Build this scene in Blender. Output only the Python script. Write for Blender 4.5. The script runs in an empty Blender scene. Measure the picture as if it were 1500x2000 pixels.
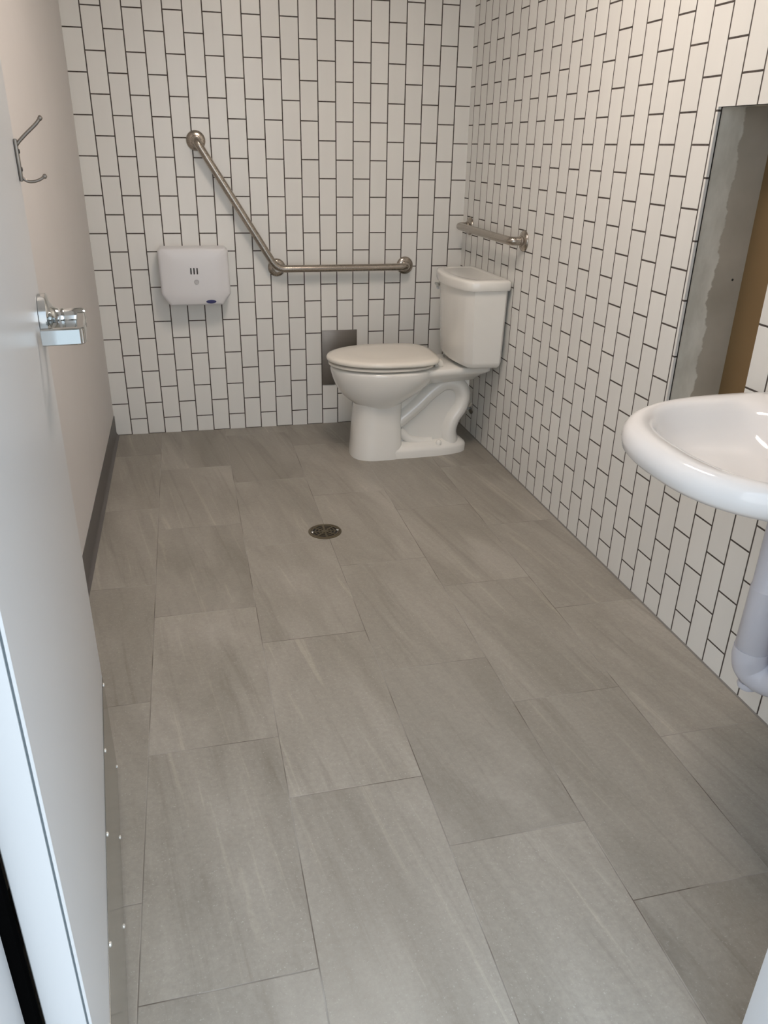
import bpy, bmesh, math
from mathutils import Vector, Matrix
C = bpy.context.scene.collection
PI = math.pi
W = 1.7242      # room width; back wall is y=0, left wall x=0, floor z=0
FY = -3.25      # room side of the front wall
H = 2.45
TP, TH = 0.0787, 0.1553   # wall tile pitch

# ------------------------------------------------------------------ node helper
class NT:
    def __init__(s, name):
        s.m = bpy.data.materials.new(name); s.m.use_nodes = True
        s.t = s.m.node_tree; s.b = s.t.nodes['Principled BSDF']
    def n(s, typ, **k):
        o = s.t.nodes.new(typ)
        for a, v in k.items(): setattr(o, a, v)
        return o
    def put(s, sock, v):
        if isinstance(v, (int, float)): sock.default_value = v
        elif isinstance(v, (tuple, list)): sock.default_value = v
        else: s.t.links.new(v, sock)
    def math(s, op, a, b=0.0, c=0.0, clamp=False):
        o = s.n('ShaderNodeMath', operation=op, use_clamp=clamp)
        s.put(o.inputs[0], a); s.put(o.inputs[1], b); s.put(o.inputs[2], c)
        return o.outputs[0]
    def pos(s):
        g = s.n('ShaderNodeNewGeometry'); x = s.n('ShaderNodeSeparateXYZ')
        s.t.links.new(g.outputs['Position'], x.inputs[0])
        return x.outputs[0], x.outputs[1], x.outputs[2]
    def vec(s, a, b, c):
        o = s.n('ShaderNodeCombineXYZ')
        for i, v in enumerate((a, b, c)): s.put(o.inputs[i], v)
        return o.outputs[0]
    def noise(s, v, scale, detail=4.0, rough=0.55, dist=0.0):
        o = s.n('ShaderNodeTexNoise'); s.put(o.inputs['Vector'], v)
        o.inputs['Scale'].default_value = scale; o.inputs['Detail'].default_value = detail
        o.inputs['Roughness'].default_value = rough; o.inputs['Distortion'].default_value = dist
        return o.outputs[0]
    def ramp(s, v, stops):
        o = s.n('ShaderNodeValToRGB'); s.put(o.inputs[0], v)
        e = o.color_ramp.elements
        while len(e) < len(stops): e.new(0.5)
        for q, (p, c) in zip(e, stops): q.position = p; q.color = c if len(c) == 4 else (*c, 1)
        return o.outputs[0]
    def mapr(s, v, a, b, c, d):
        o = s.n('ShaderNodeMapRange'); s.put(o.inputs[0], v)
        for i, x in enumerate((a, b, c, d)): o.inputs[i+1].default_value = x
        return o.outputs[0]
    def mix(s, f, a, b, mode='MIX'):
        o = s.n('ShaderNodeMix', data_type='RGBA', blend_type=mode)
        s.put(o.inputs[0], f); s.put(o.inputs[6], a); s.put(o.inputs[7], b)
        return o.outputs[2]
    def bump(s, h, strength, dist):
        o = s.n('ShaderNodeBump'); o.inputs['Strength'].default_value = strength
        o.inputs['Distance'].default_value = dist; s.put(o.inputs['Height'], h)
        s.t.links.new(o.outputs[0], s.b.inputs['Normal'])
    def set(s, **k):
        for a, v in k.items(): s.put(s.b.inputs[a.replace('_', ' ')], v)
        return s.m

def simple(name, col, rough=0.5, metal=0.0, coat=0.0, spec=0.5):
    q = NT(name)
    return q.set(Base_Color=(*col, 1), Roughness=rough, Metallic=metal, Coat_Weight=coat, Specular_IOR_Level=spec)

def tiles(q, u, v, pu, pv, u0, stag, v0):
    """running tiles in columns along v; returns distance to nearest joint and a per-tile random value"""
    U = q.math('DIVIDE', q.math('SUBTRACT', u, u0), pu)
    c = q.math('FLOOR', U); fu = q.math('SUBTRACT', U, c)
    V = q.math('ADD', q.math('DIVIDE', q.math('SUBTRACT', v, v0), pv), q.math('MULTIPLY', c, stag))
    r = q.math('FLOOR', V); fv = q.math('SUBTRACT', V, r)
    du = q.math('MULTIPLY', q.math('MINIMUM', fu, q.math('SUBTRACT', 1.0, fu)), pu)
    dv = q.math('MULTIPLY', q.math('MINIMUM', fv, q.math('SUBTRACT', 1.0, fv)), pv)
    wn = q.n('ShaderNodeTexWhiteNoise', noise_dimensions='2D')
    q.put(wn.inputs['Vector'], q.vec(c, r, 0.0))
    return du, dv, wn.outputs['Value'], wn.outputs['Color']

def wall_tile_mat(name, axis, u0, v0):
    q = NT(name); x, y, z = q.pos()
    u = x if axis == 'x' else q.math('MULTIPLY', y, -1.0)
    du, dv, rnd, rc = tiles(q, u, z, TP, TH, u0, 0.5, v0)
    d = q.math('MINIMUM', du, dv)
    m = q.mapr(d, 0.0021, 0.0028, 0.0, 1.0)
    nz = q.noise(q.vec(q.math('MULTIPLY', u, 22.0), q.math('MULTIPLY', z, 3.0), rnd), 1.0, 3.0)
    k = q.math('ADD', q.mapr(rnd, 0, 1, 0.955, 1.0), q.math('MULTIPLY', q.math('SUBTRACT', nz, 0.5), 0.05))
    tc = q.mix(1.0, (0.795, 0.79, 0.755, 1), q.vec(k, k, k), 'MULTIPLY')
    gn = q.noise(q.vec(u, z, 0.0), 60.0, 3.0)
    gc = q.ramp(gn, [(0.3, (0.040, 0.032, 0.027)), (0.75, (0.10, 0.082, 0.07))])
    col = q.mix(m, gc, tc)
    q.set(Base_Color=col, Roughness=q.mapr(m, 0, 1, 0.85, 0.27), Coat_Weight=0.0)
    # pillowed edge plus slight random tilt of every tile
    edge = q.mapr(d, 0.0018, 0.0045, 0.0, 1.0)
    wav = q.math('MULTIPLY', q.noise(q.vec(u, z, q.math('MULTIPLY', rnd, 9.0)), 14.0, 2.0), 0.25)
    q.bump(q.math('ADD', edge, wav), 0.35, 0.0012)
    return q.m

def floor_mat():
    q = NT('floor_tile_mat'); x, y, z = q.pos()
    du, dv, rnd, rc = tiles(q, x, y, 0.304, 0.6035, 0.220, 1/3, -2.315)
    d = q.math('MINIMUM', du, dv)
    px = q.math('ADD', x, q.math('MULTIPLY', rnd, 7.3)); py = q.math('ADD', y, q.math('MULTIPLY', rnd, 3.1))
    # veins run along the tile length with a slight slant
    sl = q.math('ADD', px, q.math('MULTIPLY', py, 0.16))
    big = q.noise(q.vec(q.math('MULTIPLY', sl, 5.0), q.math('MULTIPLY', py, 1.4), rnd), 1.0, 6.0, 0.6, 0.6)
    vein = q.noise(q.vec(q.math('MULTIPLY', sl, 26.0), q.math('MULTIPLY', py, 1.1), rnd), 1.0, 5.0, 0.6, 0.8)
    fine = q.noise(q.vec(px, py, rnd), 90.0, 6.0, 0.7)
    spk = q.noise(q.vec(px, py, rnd), 240.0, 3.0, 0.6)
    base = q.ramp(big, [(0.25, (0.225, 0.205, 0.172)), (0.5, (0.305, 0.282, 0.243)), (0.78, (0.40, 0.373, 0.327))])
    vk = q.ramp(vein, [(0.30, (0.74, 0.73, 0.71)), (0.44, (0.97, 0.97, 0.97)), (0.60, (1.0, 1.0, 1.0)), (0.69, (1.30, 1.29, 1.26))])
    base = q.mix(0.65, base, vk, 'MULTIPLY')
    fk = q.mapr(fine, 0.25, 0.75, 0.84, 1.15); base = q.mix(0.8, base, q.vec(fk, fk, fk), 'MULTIPLY')
    sp = q.mapr(spk, 0.62, 0.74, 0.0, 0.55); base = q.mix(sp, base, (0.52, 0.50, 0.46, 1))
    tk = q.mapr(rnd, 0, 1, 0.93, 1.07); base = q.mix(1.0, base, q.vec(tk, tk, tk), 'MULTIPLY')
    m = q.mapr(d, 0.0006, 0.0013, 0.0, 1.0)
    jn = q.noise(q.vec(x, y, 0.0), 5.0, 2.0)
    jc = q.ramp(jn, [(0.38, (0.10, 0.08, 0.065)), (0.62, (0.34, 0.32, 0.29))])
    col = q.mix(m, jc, base)
    q.set(Base_Color=col, Roughness=q.mapr(fine, 0.2, 0.8, 0.36, 0.52), Specular_IOR_Level=0.5)
    q.bump(q.math('ADD', q.mapr(d, 0.0005, 0.002, 0.0, 1.0), q.math('MULTIPLY', fine, 0.25)), 0.3, 0.0012)
    return q.m

def paint_mat(name, col, rough=0.55, amp=0.03):
    q = NT(name); x, y, z = q.pos()
    n1 = q.noise(q.vec(x, y, z), 3.0, 3.0); k = q.mapr(n1, 0.3, 0.7, 1 - amp, 1 + amp * 0.3)
    n2 = q.noise(q.vec(x, y, z), 160.0, 2.0)
    q.set(Base_Color=q.mix(1.0, (*col, 1), q.vec(k, k, k), 'MULTIPLY'), Roughness=rough)
    q.bump(n2, 0.06, 0.001)
    return q.m

def drywall_mat():
    q = NT('drywall_mat'); x, y, z = q.pos()
    e = q.math('ADD', q.math('SUBTRACT', x, W), q.math('MULTIPLY', q.math('SUBTRACT', q.noise(q.vec(0.0, 0.0, z), 9.0, 5.0, 0.6), 0.5), 0.09))
    mud = q.mapr(e, 0.080, 0.084, 1.0, 0.0)
    mn = q.noise(q.vec(x, y, q.math('MULTIPLY', z, 0.5)), 18.0, 4.0)
    mc = q.ramp(mn, [(0.35, (0.60, 0.58, 0.51)), (0.65, (0.76, 0.74, 0.67))])
    bc = q.ramp(q.noise(q.vec(x, y, z), 7.0, 4.0), [(0.3, (0.41, 0.375, 0.31)), (0.7, (0.50, 0.46, 0.39))])
    q.set(Base_Color=q.mix(mud, bc, mc), Roughness=0.9)
    q.bump(q.math('ADD', mud, mn), 0.3, 0.0015)
    return q.m

def steel_mat(name, col, rough, axis=None, sc=400.0, metal=1.0):
    q = NT(name); x, y, z = q.pos()
    s3 = [1.0, 1.0, 1.0]
    if axis is not None: s3[axis] = 0.01
    nz = q.noise(q.vec(q.math('MULTIPLY', x, s3[0]), q.math('MULTIPLY', y, s3[1]), q.math('MULTIPLY', z, s3[2])), sc, 2.0)
    q.set(Base_Color=(*col, 1), Metallic=metal, Roughness=q.mapr(nz, 0.2, 0.8, rough * 0.8, rough * 1.25))
    q.bump(nz, 0.02, 0.0003)
    return q.m

M = {}
M['tile_back'] = wall_tile_mat('back_wall_tile_mat', 'x', 0.0, 0.0)
M['tile_right'] = wall_tile_mat('right_wall_tile_mat', 'y', 0.737*TP - TP*2, TH*0.5)
M['floor'] = floor_mat()
M['wall'] = paint_mat('warm_wall_paint_mat', (0.66, 0.63, 0.61), 0.5)
M['ceil'] = paint_mat('ceiling_paint_mat', (0.75, 0.73, 0.70), 0.8)
M['door'] = paint_mat('door_paint_mat', (0.60, 0.60, 0.60), 0.30, 0.015)
M['frame'] = paint_mat('door_frame_paint_mat', (0.68, 0.68, 0.69), 0.4, 0.01)
M['base'] = simple('rubber_baseboard_mat', (0.105, 0.095, 0.09), 0.5)
M['rubber'] = simple('black_rubber_mat', (0.002, 0.002, 0.002), 0.95, spec=0.0)
M['seam'] = simple('seam_mat', (0.10, 0.12, 0.13), 0.7)
M['steel'] = steel_mat('brushed_steel_mat', (0.43, 0.385, 0.335), 0.25)
M['plate'] = steel_mat('kick_plate_mat', (0.50, 0.50, 0.47), 0.16, 1)
M['panel'] = steel_mat('steel_panel_mat', (0.23, 0.205, 0.18), 0.38, 0, metal=0.85)
M['chrome'] = simple('chrome_mat', (0.62, 0.64, 0.64), 0.07, 1.0)
M['screw'] = simple('screw_mat', (0.85, 0.84, 0.80), 0.22, 0.7)
M['hook'] = simple('hook_metal_mat', (0.24, 0.21, 0.18), 0.4, 0.8)
M['china'] = simple('vitreous_china_mat', (0.80, 0.785, 0.74), 0.09, 0.0, 0.3)
M['sinkchina'] = simple('sink_china_mat', (0.84, 0.825, 0.815), 0.08, 0.0, 0.3)
M['seat'] = simple('toilet_seat_plastic_mat', (0.80, 0.76, 0.685), 0.16)
M['plastic'] = simple('white_plastic_mat', (0.73, 0.73, 0.745), 0.28)
M['dark'] = simple('dark_slot_mat', (0.015, 0.014, 0.014), 0.6)
M['blue'] = simple('blue_badge_mat', (0.012, 0.008, 0.10), 0.3)
M['greyring'] = simple('grey_lock_mat', (0.48, 0.48, 0.49), 0.4)
M['wrap'] = simple('pipe_cover_vinyl_mat', (0.66, 0.66, 0.72), 0.38)
M['drywall'] = drywall_mat()
M['brown'] = paint_mat('brown_board_mat', (0.20, 0.13, 0.058), 0.85, 0.08)
M['bronze'] = steel_mat('drain_bronze_mat', (0.20, 0.165, 0.11), 0.35)
M['paving'] = paint_mat('concrete_mat', (0.42, 0.41, 0.39), 0.9)
q = NT('lamp_diffuser_mat')
M['lamp'] = q.set(Base_Color=(0.9, 0.88, 0.85, 1), Emission_Color=(1.0, 0.86, 0.75, 1), Emission_Strength=36.0)

# ------------------------------------------------------------------ mesh helpers
def obj(name, bm, mat, parent=None, smooth=40, loc=None):
    bmesh.ops.recalc_face_normals(bm, faces=bm.faces)
    me = bpy.data.meshes.new(name); bm.to_mesh(me); bm.free()
    if smooth:
        for p in me.polygons: p.use_smooth = True
        me.set_sharp_from_angle(angle=math.radians(smooth))
    me.materials.append(mat)
    o = bpy.data.objects.new(name, me); C.objects.link(o)
    if parent is not None: o.parent = parent
    if loc: o.location = loc
    return o
def box(bm, x0, x1, y0, y1, z0, z1, bev=0.0, seg=2):
    r = bmesh.ops.create_cube(bm, size=1.0)
    vs = r['verts']
    for v in vs:
        v.co = Vector(((x0+x1)/2 + v.co.x*(x1-x0), (y0+y1)/2 + v.co.y*(y1-y0), (z0+z1)/2 + v.co.z*(z1-z0)))
    if bev:
        es = list({e for v in vs for e in v.link_edges})
        bmesh.ops.bevel(bm, geom=es, offset=bev, segments=seg, affect='EDGES', profile=0.5)
    return bm
def loft(bm, rings, cap0=True, cap1=True, close=True):
    R = [[bm.verts.new(p) for p in r] for r in rings]
    n = len(R[0])
    for a, b in zip(R, R[1:]):
        for i in range(n if close else n-1):
            j = (i+1) % n
            bm.faces.new((a[i], a[j], b[j], b[i]))
    if cap0: bm.faces.new(R[0][::-1])
    if cap1: bm.faces.new(R[-1])
    return bm
def lathe(bm, prof, axis=(0, 0, 1), org=(0, 0, 0), n=40):
    """prof: list of (radius, height)"""
    ax = Vector(axis).normalized(); q = ax.to_track_quat('Z', 'Y'); org = Vector(org)
    rings = []
    for r, h in prof:
        rings.append([org + q @ Vector((max(r, 1e-5)*math.cos(2*PI*i/n), max(r, 1e-5)*math.sin(2*PI*i/n), h)) for i in range(n)])
    return loft(bm, rings)
def bez(pts, rad, n=10):
    """polyline with rounded corners of radius rad"""
    P = [Vector(p) for p in pts]; out = [P[0]]
    for a, b, c in zip(P, P[1:], P[2:]):
        r = rad
        u = (a-b); v = (c-b); L = min(r, u.length*0.49, v.length*0.49)
        s = b + u.normalized()*L; e = b + v.normalized()*L
        for i in range(n+1):
            t = i/n; out.append((1-t)**2*s + 2*t*(1-t)*b + t*t*e)
    out.append(P[-1]); return out
def catmull(pts, k=8):
    P = [Vector(p) for p in pts]; P = [P[0]*2-P[1]] + P + [P[-1]*2-P[-2]]; out = []
    for i in range(1, len(P)-2):
        a, b, c, d = P[i-1:i+3]
        for j in range(k):
            t = j/k
            out.append(0.5*((2*b) + (c-a)*t + (2*a-5*b+4*c-d)*t*t + (3*b-a-3*c+d)*t**3))
    out.append(P[-2]); return out
def tube(bm, path, rad, n=20, squash=None):
    P = [Vector(p) for p in path]; rings = []
    t0 = (P[1]-P[0]).normalized()
    up = Vector((0, 0, 1)) if abs(t0.z) < 0.9 else Vector((1, 0, 0))
    x = t0.cross(up).normalized()
    for i, p in enumerate(P):
        t = (P[min(i+1, len(P)-1)] - P[max(i-1, 0)]).normalized()
        x = (x - t*x.dot(t)).normalized(); y = t.cross(x)
        r = rad[i] if isinstance(rad, (list, tuple)) else rad
        ring = [p + x*r*math.cos(2*PI*k/n) + y*r*math.sin(2*PI*k/n) for k in range(n)]
        if squash: ring = [squash(v) for v in ring]
        rings.append(ring)
    return loft(bm, rings)
def empty(name, loc, rz=0.0):
    o = bpy.data.objects.new(name, None); C.objects.link(o)
    o.location = loc; o.rotation_euler = (0, 0, rz); o.empty_display_size = 0.1
    return o
def tag(o, label, cat, group=None):
    o['label'] = label; o['category'] = cat
    if group: o['group'] = group
    return o
def struct(o, label=None):
    o['kind'] = 'structure'
    if label: o['label'] = label
    return o
def B(*a, **k): return box(bmesh.new(), *a, **k)

# ------------------------------------------------------------------ room shell
struct(obj('floor', B(0, W, FY-0.16, 0, -0.06, 0), M['floor'], smooth=0), 'grey stone-look rectangular floor tiles laid lengthwise')
struct(obj('ground', B(-6, 8, -14, FY-0.16, -0.08, -0.012), M['paving'], smooth=0), 'concrete ground outside the doorway')
struct(obj('wall_back', B(-0.15, W+0.35, 0, 0.12, -0.06, H), M['tile_back'], smooth=0), 'back wall of upright white subway tiles with dark grout')
struct(obj('wall_left', B(-0.12, 0.003, FY-0.13, 0, -0.06, H), M['wall'], smooth=0), 'plain warm white painted wall behind the door')
struct(obj('ceiling', B(-0.12, W+0.3, FY-0.13, 0.12, H, H+0.1), M['ceil'], smooth=0))
# right wall with a rectangular hole
OY0, OY1, OZ0, OZ1, OD = -2.192, -1.879, 0.60, 1.406, 0.172
bm = bmesh.new(); T = 0.008
box(bm, W, W+T, OY1, 0, -0.06, H); box(bm, W, W+T, FY, OY0, -0.06, H)
box(bm, W, W+T, OY0, OY1, -0.06, OZ0); box(bm, W, W+T, OY0, OY1, OZ1, H)
wr = struct(obj('wall_right', bm, M['tile_right'], smooth=0), 'right wall of upright white subway tiles with dark grout')
bm = bmesh.new(); X1 = W+OD
box(bm, W+T, X1, OY1+0.003, OY1+0.02, OZ0-0.02, OZ1+0.02); box(bm, W+T, X1, OY0-0.02, OY0-0.003, OZ0-0.02, OZ1+0.02)
box(bm, W+T, X1, OY0-0.003, OY1+0.003, OZ0-0.02, OZ0-0.003); box(bm, W+T, X1, OY0-0.003, OY1+0.003, OZ1+0.003, OZ1+0.02)
o = obj('recess_lining', bm, M['drywall'], wr, smooth=0); o['label'] = 'unpainted grey plasterboard with smeared joint compound'
o = obj('recess_back_board', B(X1, X1+0.01, OY0-0.02, OY1+0.02, OZ0-0.02, OZ1+0.02), M['brown'], wr, smooth=0); o['label'] = 'bare brown board at the back of the recess'
# body of the wall behind the tile skin
bm = bmesh.new()
box(bm, W+T+0.001, W+0.30, OY1+0.021, -0.001, -0.06, H-0.001); box(bm, W+T+0.001, W+0.30, FY, OY0-0.021, -0.06, H-0.001)
box(bm, W+T+0.001, W+0.30, OY0-0.021, OY1+0.021, -0.06, OZ0-0.021); box(bm, W+T+0.001, W+0.30, OY0-0.021, OY1+0.021, OZ1+0.021, H-0.001)
box(bm, X1+0.011, W+0.30, OY0-0.021, OY1+0.021, OZ0-0.021, OZ1+0.021)
bm2 = bmesh.new(); box(bm2, W+T+0.0002, W+T+0.0028, OY1-0.0012, OY1+0.0028, OZ0, OZ1); box(bm2, W+T+0.0002, W+T+0.0028, OY0, OY1-0.0014, OZ1-0.0012, OZ1+0.0028)
obj('tile_gap', bm2, M['dark'], wr, smooth=0)
obj('wall_core', bm, M['drywall'], wr, smooth=0)
bm = bmesh.new()
lathe(bm, [(0.0035, 0), (0.003, 0.001)], (0, -1, 0), (W+0.142, OY1+0.0032, 0.985), 16)
obj('nail_hole', bm, M['dark'], wr)
# front wall with the doorway
JL, JR = 0.178, 1.092
bm = bmesh.new()
box(bm, 0.0, JL-0.05, FY-0.13, FY, -0.06, H); box(bm, JR+0.05, W+0.30, FY-0.13, FY, -0.06, H); box(bm, JL-0.05, JR+0.05, FY-0.13, FY, 2.10, H)
struct(obj('wall_front', bm, M['wall'], smooth=0), 'painted front wall around the doorway')
bm = bmesh.new()
box(bm, JL-0.048, JL, FY-0.14, FY+0.004, 0, 2.098, 0.002); box(bm, JR, JR+0.048, FY-0.14, FY+0.004, 0, 2.098, 0.002)
box(bm, JL+0.0005, JR-0.0005, FY-0.14, FY+0.004, 2.05, 2.098, 0.002)
fr = struct(obj('trim_1', bm, M['frame']), 'white painted metal door frame')
o = obj('weatherstrip', B(JL-0.035, JL+0.0105, FY+0.005, FY+0.019, 0.01, 2.04, 0.002), M['rubber'], fr); o['label'] = 'black rubber strip beside the hinge edge'
# rubber baseboard on the left wall with a cove toe
prof = [(0.0, 0.10), (0.0022, 0.10), (0.003, 0.098), (0.003, 0.018), (0.005, 0.010), (0.010, 0.004), (0.016, 0.0005), (0.0, 0.0005)]
bm = bmesh.new(); loft(bm, [[(x+0.0032, y, z) for x, z in prof] for y in (FY+0.002, -0.002)])
struct(obj('baseboard_left', bm, M['base'], smooth=60), 'dark grey rubber cove base along the left wall')
# sealant bead at the foot of the right wall
bm = bmesh.new(); loft(bm, [[(W-0.0002, y, 0.0002), (W-0.004, y, 0.0002), (W-0.0002, y, 0.004)] for y in (FY+0.002, -0.002)])
struct(obj('trim_2', bm, simple('sealant_mat', (0.20, 0.19, 0.175), 0.6)), 'thin grey sealant line at the foot of the right wall')

# ------------------------------------------------------------------ door
DA = Vector((0.152, -2.343, 0)); DR = math.atan2(-0.99592, 0.09024)
bm = bmesh.new()
box(bm, 0, 0.881, -0.0035, 0, 0.008, 2.035, 0.0008, 1); box(bm, 0.001, 0.880, -0.0046, -0.0034, 0.009, 2.034); box(bm, 0, 0.881, -0.044, -0.0045, 0.008, 2.035, 0.001, 1)
door = struct(obj('door_1', bm, M['door'], smooth=30, loc=DA), 'pale grey painted door standing open against the left wall')
door.rotation_euler = (0, 0, DR)
o = obj('edge_seam', B(0.8803, 0.8811, -0.0047, -0.0033, 0.01, 2.03), M['seam'], door); o['label'] = 'thin dark seam down the hinge edge'
kp = obj('kick_plate', B(0.008, 0.868, 0.0002, 0.0015, 0.012, 0.262, 0.0004, 1), M['plate'], door); kp['label'] = 'brushed steel plate across the foot of the door'
for i in range(5):
    for zz in (0.250, 0.024):
        bm = bmesh.new(); lathe(bm, [(0.0045, 0), (0.0042, 0.0012), (0.0028, 0.0025), (0.0, 0.003)], (0, 1, 0), (0.020+i*0.209 - (0 if zz > .1 or i else 0), 0.0015, zz), 16)
        obj('screw', bm, M['screw'], kp)
# lever handle
HS, HZ = 0.055, 1.027
hd = obj('door_handle', lathe(bmesh.new(), [(0.0, 0.0), (0.041, 0.0002), (0.0425, 0.001), (0.0425, 0.0125), (0.0405, 0.0145), (0.030, 0.017), (0.022, 0.021), (0.0185, 0.026), (0.0175, 0.029)], (0, 1, 0), (HS, 0, HZ), 56), M['chrome'], door)
hd['label'] = 'chrome lever handle with round rose'
bm = bmesh.new(); lathe(bm, [(0.0165, 0.028), (0.0172, 0.029), (0.0172, 0.037), (0.0166, 0.038), (0.0172, 0.039), (0.0172, 0.066), (0.0150, 0.071), (0.0, 0.0715)], (0, 1, 0), (HS, 0, HZ), 40)
obj('hub', bm, M['chrome'], hd)
bm = bmesh.new()
def slab(bm, path, hw, hh):     # flat bar swept in plan
    P = [Vector(p) for p in path]; rings = []
    for i, p in enumerate(P):
        t = (P[min(i+1, len(P)-1)]-P[max(i-1, 0)]).normalized(); s = Vector((t.y, -t.x, 0)).normalized()
        rings.append([p + s*a + Vector((0, 0, b)) for a, b in ((-hw, -hh+.002), (-hw+.002, -hh), (hw-.002, -hh), (hw, -hh+.002), (hw, hh-.002), (hw-.002, hh), (-hw+.002, hh), (-hw, hh-.002))])
    loft(bm, rings)
slab(bm, bez([(HS, 0.064, HZ), (HS+0.112, 0.064, HZ-0.006), (HS+0.112, 0.006, HZ-0.006)], 0.008, 8), 0.0065, 0.013)
obj('lever', bm, M['chrome'], hd)
# coat hook near the free edge
hk = obj('coat_hook', B(0.006, 0.022, 0.0002, 0.0055, 1.238, 1.300, 0.002), M['hook'], door); hk['label'] = 'brown-grey metal double coat hook'
bm = bmesh.new(); tube(bm, catmull([(0.014, 0.003, 1.290), (0.014, 0.009, 1.297), (0.014, 0.022, 1.309), (0.014, 0.036, 1.321), (0.014, 0.044, 1.330)], 6), 0.0027, 12)
lathe(bm, [(0.0, -0.004), (0.0035, -0.002), (0.0042, 0.0), (0.0035, 0.002), (0.0, 0.004)], (0, 1, 0), (0.014, 0.044, 1.330), 14); obj('upper_prong', bm, M['hook'], hk)
bm = bmesh.new(); tube(bm, catmull([(0.014, 0.003, 1.246), (0.014, 0.010, 1.239), (0.014, 0.020, 1.238), (0.014, 0.030, 1.241), (0.014, 0.038, 1.246)], 6), 0.0023, 12)
lathe(bm, [(0.0, -0.004), (0.0035, -0.002), (0.004, 0.0), (0.0035, 0.002), (0.0, 0.004)], (0, 1, 0), (0.014, 0.038, 1.246), 14); obj('lower_prong', bm, M['hook'], hk)
for zz in (1.282, 1.256):
    bm = bmesh.new(); lathe(bm, [(0.0035, 0.0055), (0.003, 0.0068), (0.0, 0.0072)], (0, 1, 0), (0.014, 0, zz), 12); obj('screw', bm, M['dark'], hk)
for zz in (0.30, 1.02, 1.78):
    bm = bmesh.new(); lathe(bm, [(0.006, 0), (0.006, 0.10)], (0, 0, 1), (0.888, -0.047, zz-.05), 16)
    box(bm, 0.882, 0.886, -0.044, -0.012, zz-.05, zz+.05); obj('hinge', bm, M['screw'], door)

# ------------------------------------------------------------------ toilet
TY = -0.458
tl = tag(empty('toilet', (W, TY, 0), PI), 'white two-piece floor-standing toilet with closed lid in the back right corner', 'toilet')
def egg(fb, ff, hw, z, fm=None, nb=2.4, nf=2.0, n=64):
    """plan outline: fb back, ff front, hw half width, fm where it is widest"""
    fm = fm if fm is not None else fb + (ff-fb)*0.42
    out = []
    for i in range(n):
        a = 2*PI*i/n; c, s = math.cos(a), math.sin(a)
        e = nf if c >= 0 else nb
        f = fm + (ff-fm if c >= 0 else fm-fb)*math.copysign(abs(c)**(2/e), c)
        out.append((f, hw*math.copysign(abs(s)**(2/e), s), z))
    return out
bm = bmesh.new()
loft(bm, [egg(.44, .60, .085, .20, .52), egg(.43, .622, .100, .238, .52), egg(.40, .652, .120, .262, .52), egg(.36, .686, .145, .290, .51), egg(.31, .711, .165, .325, .49), egg(.275, .726, .179, .362, .48),
          egg(.255, .733, .184, .385, .475), egg(.25, .737, .187, .405, .475), egg(.25, .735, .186, .414, .475), egg(.255, .728, .180, .418, .475)])
bowl = obj('bowl', bm, M['china'], tl, smooth=60)
bm = bmesh.new()   # front pedestal column
loft(bm, [egg(.415, .652, .118, .0, .53, 4, 2.6), egg(.415, .651, .117, .02, .53, 4, 2.6), egg(.418, .646, .110, .08, .53, 4, 2.6), egg(.42, .640, .103, .16, .53, 4, 2.6), egg(.42, .634, .101, .225, .53, 4, 2.6), egg(.42, .632, .104, .265, .53, 4, 2.6), egg(.42, .628, .108, .29, .53, 4, 2.6)])
obj('pedestal', bm, M['china'], tl, smooth=50)
bm = bmesh.new()   # foot plinth
loft(bm, [egg(.095, .645, .112, .0, .45, 3.2, 2.6), egg(.095, .645, .112, .030, .45, 3.2, 2.6), egg(.100, .64, .108, .040, .45, 3.2, 2.6), egg(.115, .62, .095, .050, .45, 3.2, 2.6), egg(.14, .60, .06, .062, .44, 3, 2.6)])
obj('foot', bm, M['china'], tl, smooth=50)
bm = bmesh.new()   # recessed web between column and trapway
pr = [(.50, .03), (.50, .33), (.36, .36), (.12, .385), (.10, .36), (.10, .28), (.12, .2), (.15, .12), (.15, .03)]
loft(bm, [[(f, s, z) for f, z in pr] for s in (-.046, .046)])
obj('web', bm, M['china'], tl, smooth=30)
bm = bmesh.new()   # trapway bulge
path = catmull([(.470, 0, .135), (.410, 0, .178), (.345, 0, .232), (.280, 0, .292), (.218, 0, .330), (.160, 0, .322), (.128, 0, .275), (.138, 0, .212), (.170, 0, .160), (.185, 0, .10), (.175, 0, .04)], 7)
tube(bm, path, 0.045, 24, lambda v: Vector((v.x, v.y*1.75, v.z)))
tube(bm, catmull([(.43, 0, .12), (.385, 0, .075), (.33, 0, .055), (.27, 0, .05)], 6), .03, 20, lambda v: Vector((v.x, v.y*2.3, v.z)))
obj('trapway', bm, M['china'], tl, smooth=60)
bm = bmesh.new()   # deck carrying the tank
def rrect(f0, f1, h0, h1, z, r=.03, n=8):
    """plan trapezium f0 (half width h0) to f1 (half width h1), rounded"""
    P = [Vector((f0, -h0)), Vector((f1, -h1)), Vector((f1, h1)), Vector((f0, h0))]; out = []
    for i in range(4):
        a, b, c = P[i-1], P[i], P[(i+1) % 4]
        s = b+(a-b).normalized()*r; e = b+(c-b).normalized()*r
        for k in range(n+1):
            t = k/n; q = (1-t)**2*s+2*t*(1-t)*b+t*t*e; out.append((q.x, q.y, z))
    return out
loft(bm, [rrect(.07, .33, .06, .10, .345), rrect(.05, .35, .090, .135, .375), rrect(.03, .36, .112, .155, .388), rrect(.022, .36, .118, .158, .395), rrect(.022, .36, .118, .158, .414), rrect(.027, .355, .113, .153, .419)])
obj('deck', bm, M['china'], tl, smooth=50)
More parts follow.
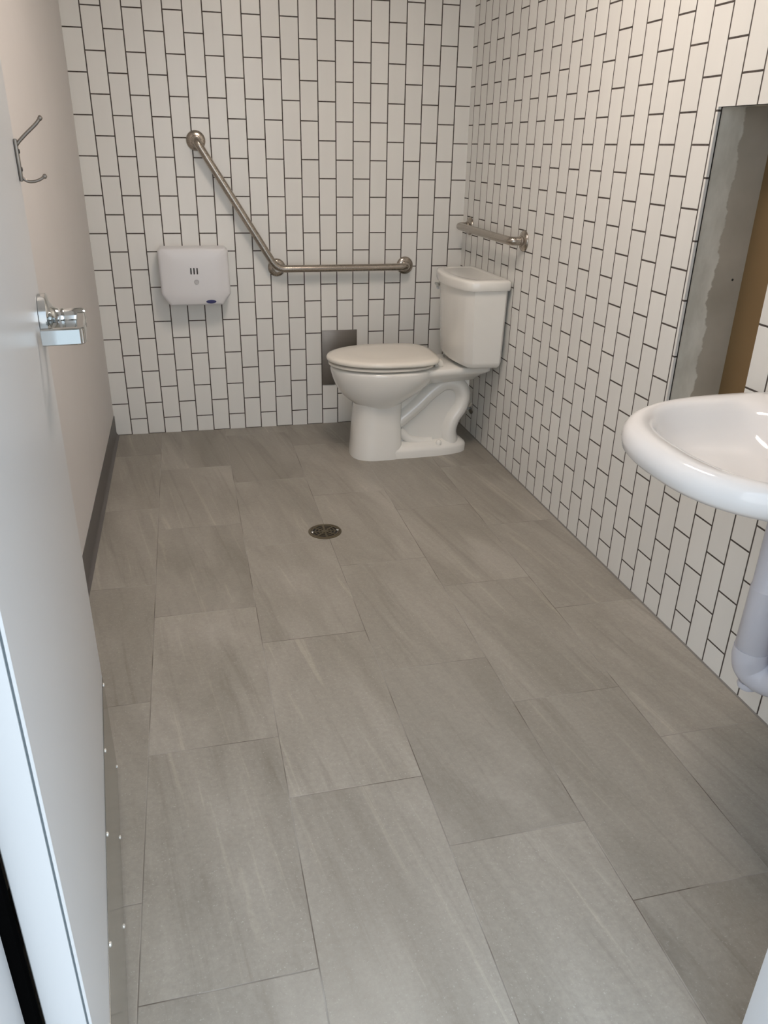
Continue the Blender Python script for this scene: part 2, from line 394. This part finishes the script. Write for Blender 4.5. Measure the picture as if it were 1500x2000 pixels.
for s in (-1, 1):
    bm = bmesh.new(); lathe(bm, [(.013, 0), (.013, .010), (.010, .017), (.005, .021), (0, .022)], (0, 0, 1), (.245, s*.082, .048), 24); obj('bolt_cap', bm, M['china'], tl)
def tankring(f0, fc, ff, hw, z, n=14, rc=.016):
    """back flat at f0, corners at fc, bowed front reaching ff"""
    out = []
    m = 18
    front = []
    for i in range(m+1):
        s = -hw + 2*hw*i/m; u = abs(s)/hw
        f = fc + (ff-fc)*(1-u**2.2)
        if u > .90: f -= rc*((u-.90)/.10)**2.4
        front.append((f, s, z))
    out += [(f0, hw-.010, z), (f0, -hw+.010, z), (f0+.010, -hw, z), (fc-rc-.01, -hw, z)]
    out = [(f0+.010, hw, z), (f0, hw-.010, z), (f0, -hw+.010, z), (f0+.010, -hw, z)] + front
    return out
bm = bmesh.new()
loft(bm, [tankring(.024, .150, .182, .194, .430), tankring(.019, .162, .198, .204, .440), tankring(.017, .168, .205, .207, .46), tankring(.014, .180, .222, .216, .765)])
tank = obj('tank', bm, M['china'], tl, smooth=40)
bm = bmesh.new()
g = lambda d, z: tankring(.006+d, .193-d, .236-d, .228-d, z)
loft(bm, [g(.008, .762), g(.002, .764), g(0, .770), g(0, .795), g(.002, .801), g(.006, .8045), g(.012, .806), g(.030, .8065), g(.036, .8050), g(.05, .8045)])
obj('tank_lid', bm, M['china'], tl, smooth=50)
bm = bmesh.new(); lathe(bm, [(.012, 0), (.012, .006), (.007, .010), (.007, .020), (0, .021)], (1, 0, 0), (.190, -.178, .735), 24)
tube(bm, [(.208, -.190, .736), (.214, -.15, .733), (.224, -.105, .728)], [.006, .0052, .006], 14)
o = obj('flush_lever', bm, M['chrome'], tl); o['label'] = 'small chrome flush lever on the tank front'
bm = bmesh.new()
loft(bm, [egg(.285, .742, .183, .4265, .49, 3), egg(.28, .746, .187, .429, .49, 3), egg(.28, .746, .187, .437, .49, 3), egg(.287, .740, .181, .4395, .49, 3)])
obj('seat', bm, M['seat'], tl, smooth=50)
bm = bmesh.new()
loft(bm, [egg(.275, .737, .179, .4440, .49, 3.6), egg(.264, .750, .192, .4465, .49, 3.6), egg(.262, .753, .195, .449, .49, 3.6), egg(.262, .754, .196, .458, .49, 3.6), egg(.266, .749, .192, .465, .49, 3.6), egg(.285, .73, .174, .4695, .49, 3.4), egg(.34, .66, .12, .4715, .49, 3)])
obj('seat_lid', bm, M['seat'], tl, smooth=60)
for s in (-1, 1):
    bm = bmesh.new(); lathe(bm, [(.0, 0), (.012, .001), (.014, .006), (.014, .05), (.012, .055), (0, .056)], (0, 1, 0), (.262, s*.075-.028, .438), 24)
    box(bm, .245, .285, s*.075-.024, s*.075+.024, .419, .436, .004); obj('seat_hinge', bm, M['seat'], tl)

vs = tag(empty('water_supply_valve', (W, -0.285, 0.13)), 'small chrome stop valve on the right wall behind the toilet', 'valve')
bm = bmesh.new(); lathe(bm, [(.030, .0003), (.028, .004), (.015, .010), (.0, .011)], (-1, 0, 0), (0, 0, 0), 32); obj('escutcheon', bm, M['chrome'], vs)
bm = bmesh.new(); lathe(bm, [(.008, .008), (.008, .03), (.013, .032), (.013, .060), (.008, .062), (.008, .072)], (-1, 0, 0), (0, 0, 0), 24)
lathe(bm, [(.009, 0), (.009, .035)], (0, 0, 1), (-.046, 0, 0), 20); obj('valve_body', bm, M['chrome'], vs)
bm = bmesh.new(); lathe(bm, [(.016, .072), (.018, .075), (.018, .086), (.014, .09), (0, .091)], (-1, 0, 0), (0, 0, 0), 10); obj('valve_knob', bm, M['chrome'], vs)
bm = bmesh.new(); tube(bm, catmull([(-.046, 0, .034), (-.05, .02, .12), (-.09, .03, .2), (-.11, .0, .27), (-.11, -.015, .297)], 8), .006, 12); obj('supply_hose', bm, M['steel'], vs)

# ------------------------------------------------------------------ grab bars
def flange(center, axis, parent, r=.041):
    bm = bmesh.new(); lathe(bm, [(r, .0003), (r, .003), (r-.003, .008), (r-.012, .0125), (.021, .014), (.0195, .020), (.0175, .021)], axis, center, 44)
    return obj('flange', bm, M['steel'], parent)
GA, GB, GC = Vector((.488, 0, 1.310)), Vector((.815, 0, .779)), Vector((1.437, 0, .781))
gb = tag(empty('grab_bar', GB), 'bent steel grab bar with a long diagonal arm on the back wall', 'grab bar', None)
off = -.056
p = [(GA.x, -.005, GA.z), (GA.x, off, GA.z), (GB.x-.004, off, GB.z), (GC.x, off, GC.z), (GC.x, -.005, GC.z)]
p = [Vector(a)-GB for a in p]
bm = bmesh.new(); tube(bm, bez(p, .042, 12), .0165, 24); obj('rail', bm, M['steel'], gb)
bm = bmesh.new(); tube(bm, [Vector((0, -.005, 0)), Vector((0, off+.004, 0))], .0145, 20); obj('support_post', bm, M['steel'], gb)
for c in (GA, GB, GC): flange(c-GB, (0, -1, 0), gb)
gz = .970
g2 = tag(empty('grab_bar', (W, -.43, gz)), 'short straight steel grab bar on the right wall above the toilet tank', 'grab bar')
bm = bmesh.new(); tube(bm, bez([(-.005, .325, 0), (-.058, .325, 0), (-.058, -.325, 0), (-.005, -.325, 0)], .045, 12), .0165, 24); obj('rail', bm, M['steel'], g2)
for y in (.325, -.325): flange(Vector((0, y, 0)), (-1, 0, 0), g2)

# ------------------------------------------------------------------ paper dispenser
PX, PZ = .437, .757
dp = tag(empty('paper_dispenser', (PX, 0, PZ)), 'white octagonal plastic toilet paper dispenser on the back wall below the diagonal bar', 'dispenser')
def octa(k, y, top=.125, bot=-.125, hw=.1525, cx=.040, cz=.048, ct=.014):
    P = [(-hw+ct, top), (hw-ct, top), (hw, top-ct), (hw+.002, bot+cz), (hw-cx+.004, bot), (-hw+cx-.004, bot), (-hw-.002+.004, bot+cz), (-hw, top-ct)]
    return [(x*k, y, z*k) for x, z in P]
def octr(k, y, r=.0035, n=4):
    P = [Vector(p) for p in octa(k, y)]; out = []
    for i in range(8):
        a, b, c = P[i-1], P[i], P[(i+1) % 8]; s = b+(a-b).normalized()*r; e = b+(c-b).normalized()*r
        for j in range(n+1):
            t = j/n; out.append((1-t)**2*s+2*t*(1-t)*b+t*t*e)
    return out
bm = bmesh.new(); loft(bm, [octr(.97, 0), octr(.97, -.028), octr(.99, -.030)])
obj('back_case', bm, M['plastic'], dp)
bm = bmesh.new(); loft(bm, [octr(1.0, -.031), octr(1.0, -.095), octr(.99, -.106), octr(.965, -.1135), octr(.92, -.1165), octr(.6, -.1195)])
dc = obj('cover', bm, M['plastic'], dp, smooth=50)
for i, x in enumerate((-.015, -.0015, .012)):
    bm = bmesh.new(); box(bm, x-.0028, x+.0028, -.1215, -.1185, .013, .041, .002); obj('level_slot', bm, M['dark'], dp)
bm = bmesh.new(); lathe(bm, [(.011, .117), (.011, .1208), (.009, .1212), (.0085, .1202), (0, .1202)], (0, -1, 0), (.006, 0, -.020), 28); obj('lock', bm, M['greyring'], dp)
bm = bmesh.new(); n = 32
loft(bm, [[(.064+.0225*math.cos(2*PI*i/n), y, -.1075+.0080*math.sin(2*PI*i/n)) for i in range(n)] for y in (-.112, -.1186)])
o = obj('badge', bm, M['blue'], dp); o['label'] = 'dark blue oval badge'

# ------------------------------------------------------------------ steel panel low on the back wall
sp = tag(empty('wall_panel', (1.1125, 0, .203)), 'dark rectangular steel plate low on the back wall behind the toilet bowl', 'panel')
bm = B(-.088, .088, -.004, -.0003, 0, .275, .0012); obj('plate', bm, M['panel'], sp)
bm = B(-.079, .079, -.0055, -.0041, .009, .266, .0006); obj('flap', bm, M['panel'], sp)

# ------------------------------------------------------------------ floor drain
dr = tag(empty('floor_drain', (.822, -1.240, 0)), 'round dark bronze drain grate set in the floor tiles', 'drain')
bm = bmesh.new(); n = 56
rings = []
for r, z in ((.0615, .0002), (.0615, .0018), (.058, .0026), (.0535, .0026), (.0525, .0012)):
    rings.append([(r*math.cos(2*PI*i/n), r*math.sin(2*PI*i/n), z) for i in range(n)])
loft(bm, rings, cap0=False, cap1=False); obj('rim', bm, M['bronze'], dr)
bm = bmesh.new(); lathe(bm, [(.0525, .0003), (.0525, .0006), (0, .0006)], n=48); obj('sump', bm, M['dark'], dr)
bm = bmesh.new()
for r0, r1 in ((.046, .0515), (.034, .0385), (.021, .0255), (.0, .012)):
    loft(bm, [[(r*math.cos(2*PI*i/n), r*math.sin(2*PI*i/n), z) for i in range(n)] for r, z in ((max(r0, .0005), .001), (max(r0, .0005), .0024), (r1, .0024), (r1, .001))], False, False)
for k in range(8):
    a = k*PI/4
    v = [(math.cos(a)*r - math.sin(a)*s*.0035, math.sin(a)*r + math.cos(a)*s*.0035) for r, s in ((.008, -1), (.052, -1), (.052, 1), (.008, 1))]
    loft(bm, [[(x, y, z) for x, y in v] for z in (.001, .0023)])
obj('grate', bm, M['bronze'], dr, smooth=0)
for s in (-1, 1):
    bm = bmesh.new(); lathe(bm, [(.005, .0024), (.0045, .0036), (0, .0038)], org=(s*.047, 0, 0), n=16); obj('screw', bm, M['screw'], dr)

# ------------------------------------------------------------------ wall-hung sink
SY = -2.600
sk = tag(empty('sink', (W, SY, 0), PI), 'white wall-hung ceramic sink on the right wall near the doorway', 'sink')
def basin(f0, f1, hw, z, fm=None, nb=5.0, nf=2.55, n=96): return egg(f0, f1, hw, z, fm if fm is not None else f0+(f1-f0)*.40, nb, nf, n)
bm = bmesh.new(); F = .509; HW = .310
loft(bm, [basin(.16, .30, .08, .668, .23), basin(.11, .33, .12, .676, .22), basin(.06, .355, .155, .694, .2), basin(.01, F-.12, HW-.12, .718, .15), basin(.004, F-.045, HW-.045, .737, .11), basin(.002, F-.014, HW-.014, .741, .1), basin(.001, F-.003, HW-.003, .752, .1), basin(.001, F, HW, .769, .1), basin(.001, F-.003, HW-.003, .785, .1),
          basin(.002, F-.010, HW-.010, .796, .1), basin(.004, F-.020, HW-.020, .8015, .1), basin(.03, F-.036, HW-.036, .802, .13), basin(.075, F-.056, HW-.052, .798, .2), basin(.095, F-.068, HW-.062, .790, .22),
          basin(.106, F-.080, HW-.074, .776, .24), basin(.116, F-.096, HW-.092, .750, .25), basin(.130, F-.125, HW-.122, .726, .26), basin(.155, F-.165, HW-.165, .709, .265), basin(.20, .32, .05, .700, .26, 2.2)])
obj('basin', bm, M['sinkchina'], sk, smooth=70)
bm = bmesh.new(); lathe(bm, [(.022, .7005), (.021, .703), (.015, .7025), (.013, .700), (0, .700)], org=(.26, 0, 0), n=28); obj('drain_ring', bm, M['chrome'], sk)
bm = bmesh.new(); lathe(bm, [(.027, .799), (.027, .806), (.021, .811), (.019, .87), (.021, .885), (.0, .892)], org=(.062, 0, 0), n=32)
tube(bm, bez([(.062, 0, .845), (.175, 0, .868), (.185, 0, .835)], .02, 6), .011, 18); fc = obj('faucet', bm, M['chrome'], sk)
bm = bmesh.new(); tube(bm, [(.062, 0, .89), (.062, 0, .903), ], .010, 16); box(bm, .05, .135, -.008, .008, .903, .911, .003); obj('faucet_lever', bm, M['chrome'], fc)
# white padded cover over tailpiece and trap
tx = .128; ty = -.040
bm = bmesh.new()
tube(bm, [(tx, ty, .690), (tx, ty, .62), (tx, ty, .55), (tx, ty, .432), (tx, ty, .430), (tx, ty, .427), (tx, ty, .270), (tx, ty, .267)], [.0335, .0335, .0335, .0335, .0355, .0355, .038, .035], 32)
pc = obj('pipe_cover', bm, M['wrap'], sk, smooth=60); pc['label'] = 'white padded cover around the drain pipe'
bm = bmesh.new()
tube(bm, catmull([(tx, ty, .270), (tx, ty, .245), (tx-.010, ty+.003, .215), (tx-.030, ty+.03, .200), (tx-.045, ty+.06, .215), (tx-.050, ty+.075, .26), (tx-.060, ty+.078, .30), (tx-.085, ty+.078, .32), (tx-.1275, ty+.078, .322)], 8), .0395, 28)
obj('trap_cover', bm, M['wrap'], sk, smooth=70)
bm = bmesh.new(); lathe(bm, [(.022, .180), (.024, .172), (.021, .164), (.012, .160), (0, .159)][::1], org=(tx-.014, ty, -.008), n=28); obj('trap_plug', bm, M['wrap'], sk)

# ------------------------------------------------------------------ ceiling light
cl = tag(empty('ceiling_light', (.88, -1.72, H)), 'rectangular ceiling light above the floor between toilet and doorway', 'ceiling light')
LW, LL = .15, .34
bm = bmesh.new(); box(bm, -LW, LW, -LL, -LL+.012, -.07, -.001); box(bm, -LW, LW, LL-.012, LL, -.07, -.001); box(bm, -LW, -LW+.012, -LL+.012, LL-.012, -.07, -.001); box(bm, LW-.012, LW, -LL+.012, LL-.012, -.07, -.001)
obj('frame', bm, M['frame'], cl, smooth=0)
obj('diffuser', B(-LW+.013, LW-.013, -LL+.013, LL-.013, -.068, -.060), M['lamp'], cl, smooth=0)

# ------------------------------------------------------------------ daylight
w = bpy.data.worlds.new('World'); bpy.context.scene.world = w; w.use_nodes = True
t = w.node_tree; bg = t.nodes['Background']
tc = t.nodes.new('ShaderNodeTexCoord'); sx = t.nodes.new('ShaderNodeSeparateXYZ'); t.links.new(tc.outputs['Generated'], sx.inputs[0])
rp = t.nodes.new('ShaderNodeValToRGB'); t.links.new(sx.outputs[2], rp.inputs[0])
rp.color_ramp.elements[0].position = 0.0; rp.color_ramp.elements[0].color = (0.90, 0.95, 1.0, 1)
rp.color_ramp.elements[1].position = 0.6; rp.color_ramp.elements[1].color = (0.68, 0.84, 1.0, 1)
t.links.new(rp.outputs[0], bg.inputs[0]); bg.inputs[1].default_value = 3.0

# ------------------------------------------------------------------ camera
cam = bpy.data.cameras.new('Camera'); co = bpy.data.objects.new('Camera', cam); C.objects.link(co)
R = Vector((0.97157235, -0.23598346, 0.01894656)); U = Vector((0.08329908, 0.41566838, 0.90569369)); F_ = Vector((0.22160421, 0.87836872, -0.42350911))
m = Matrix((R, U, -F_)).transposed().to_4x4(); m.translation = Vector((0.39861, -3.80913, 1.29838)); co.matrix_world = m
cam.sensor_fit = 'VERTICAL'; cam.sensor_height = 24.0; cam.lens = 1522.68/2000*24.0; cam.clip_start = 0.02
sc = bpy.context.scene; sc.camera = co
sc.view_settings.view_transform = 'Standard'; sc.view_settings.look = 'None'; sc.view_settings.gamma = 1; sc.view_settings.exposure = 0.0
sc.view_settings.use_curve_mapping = False
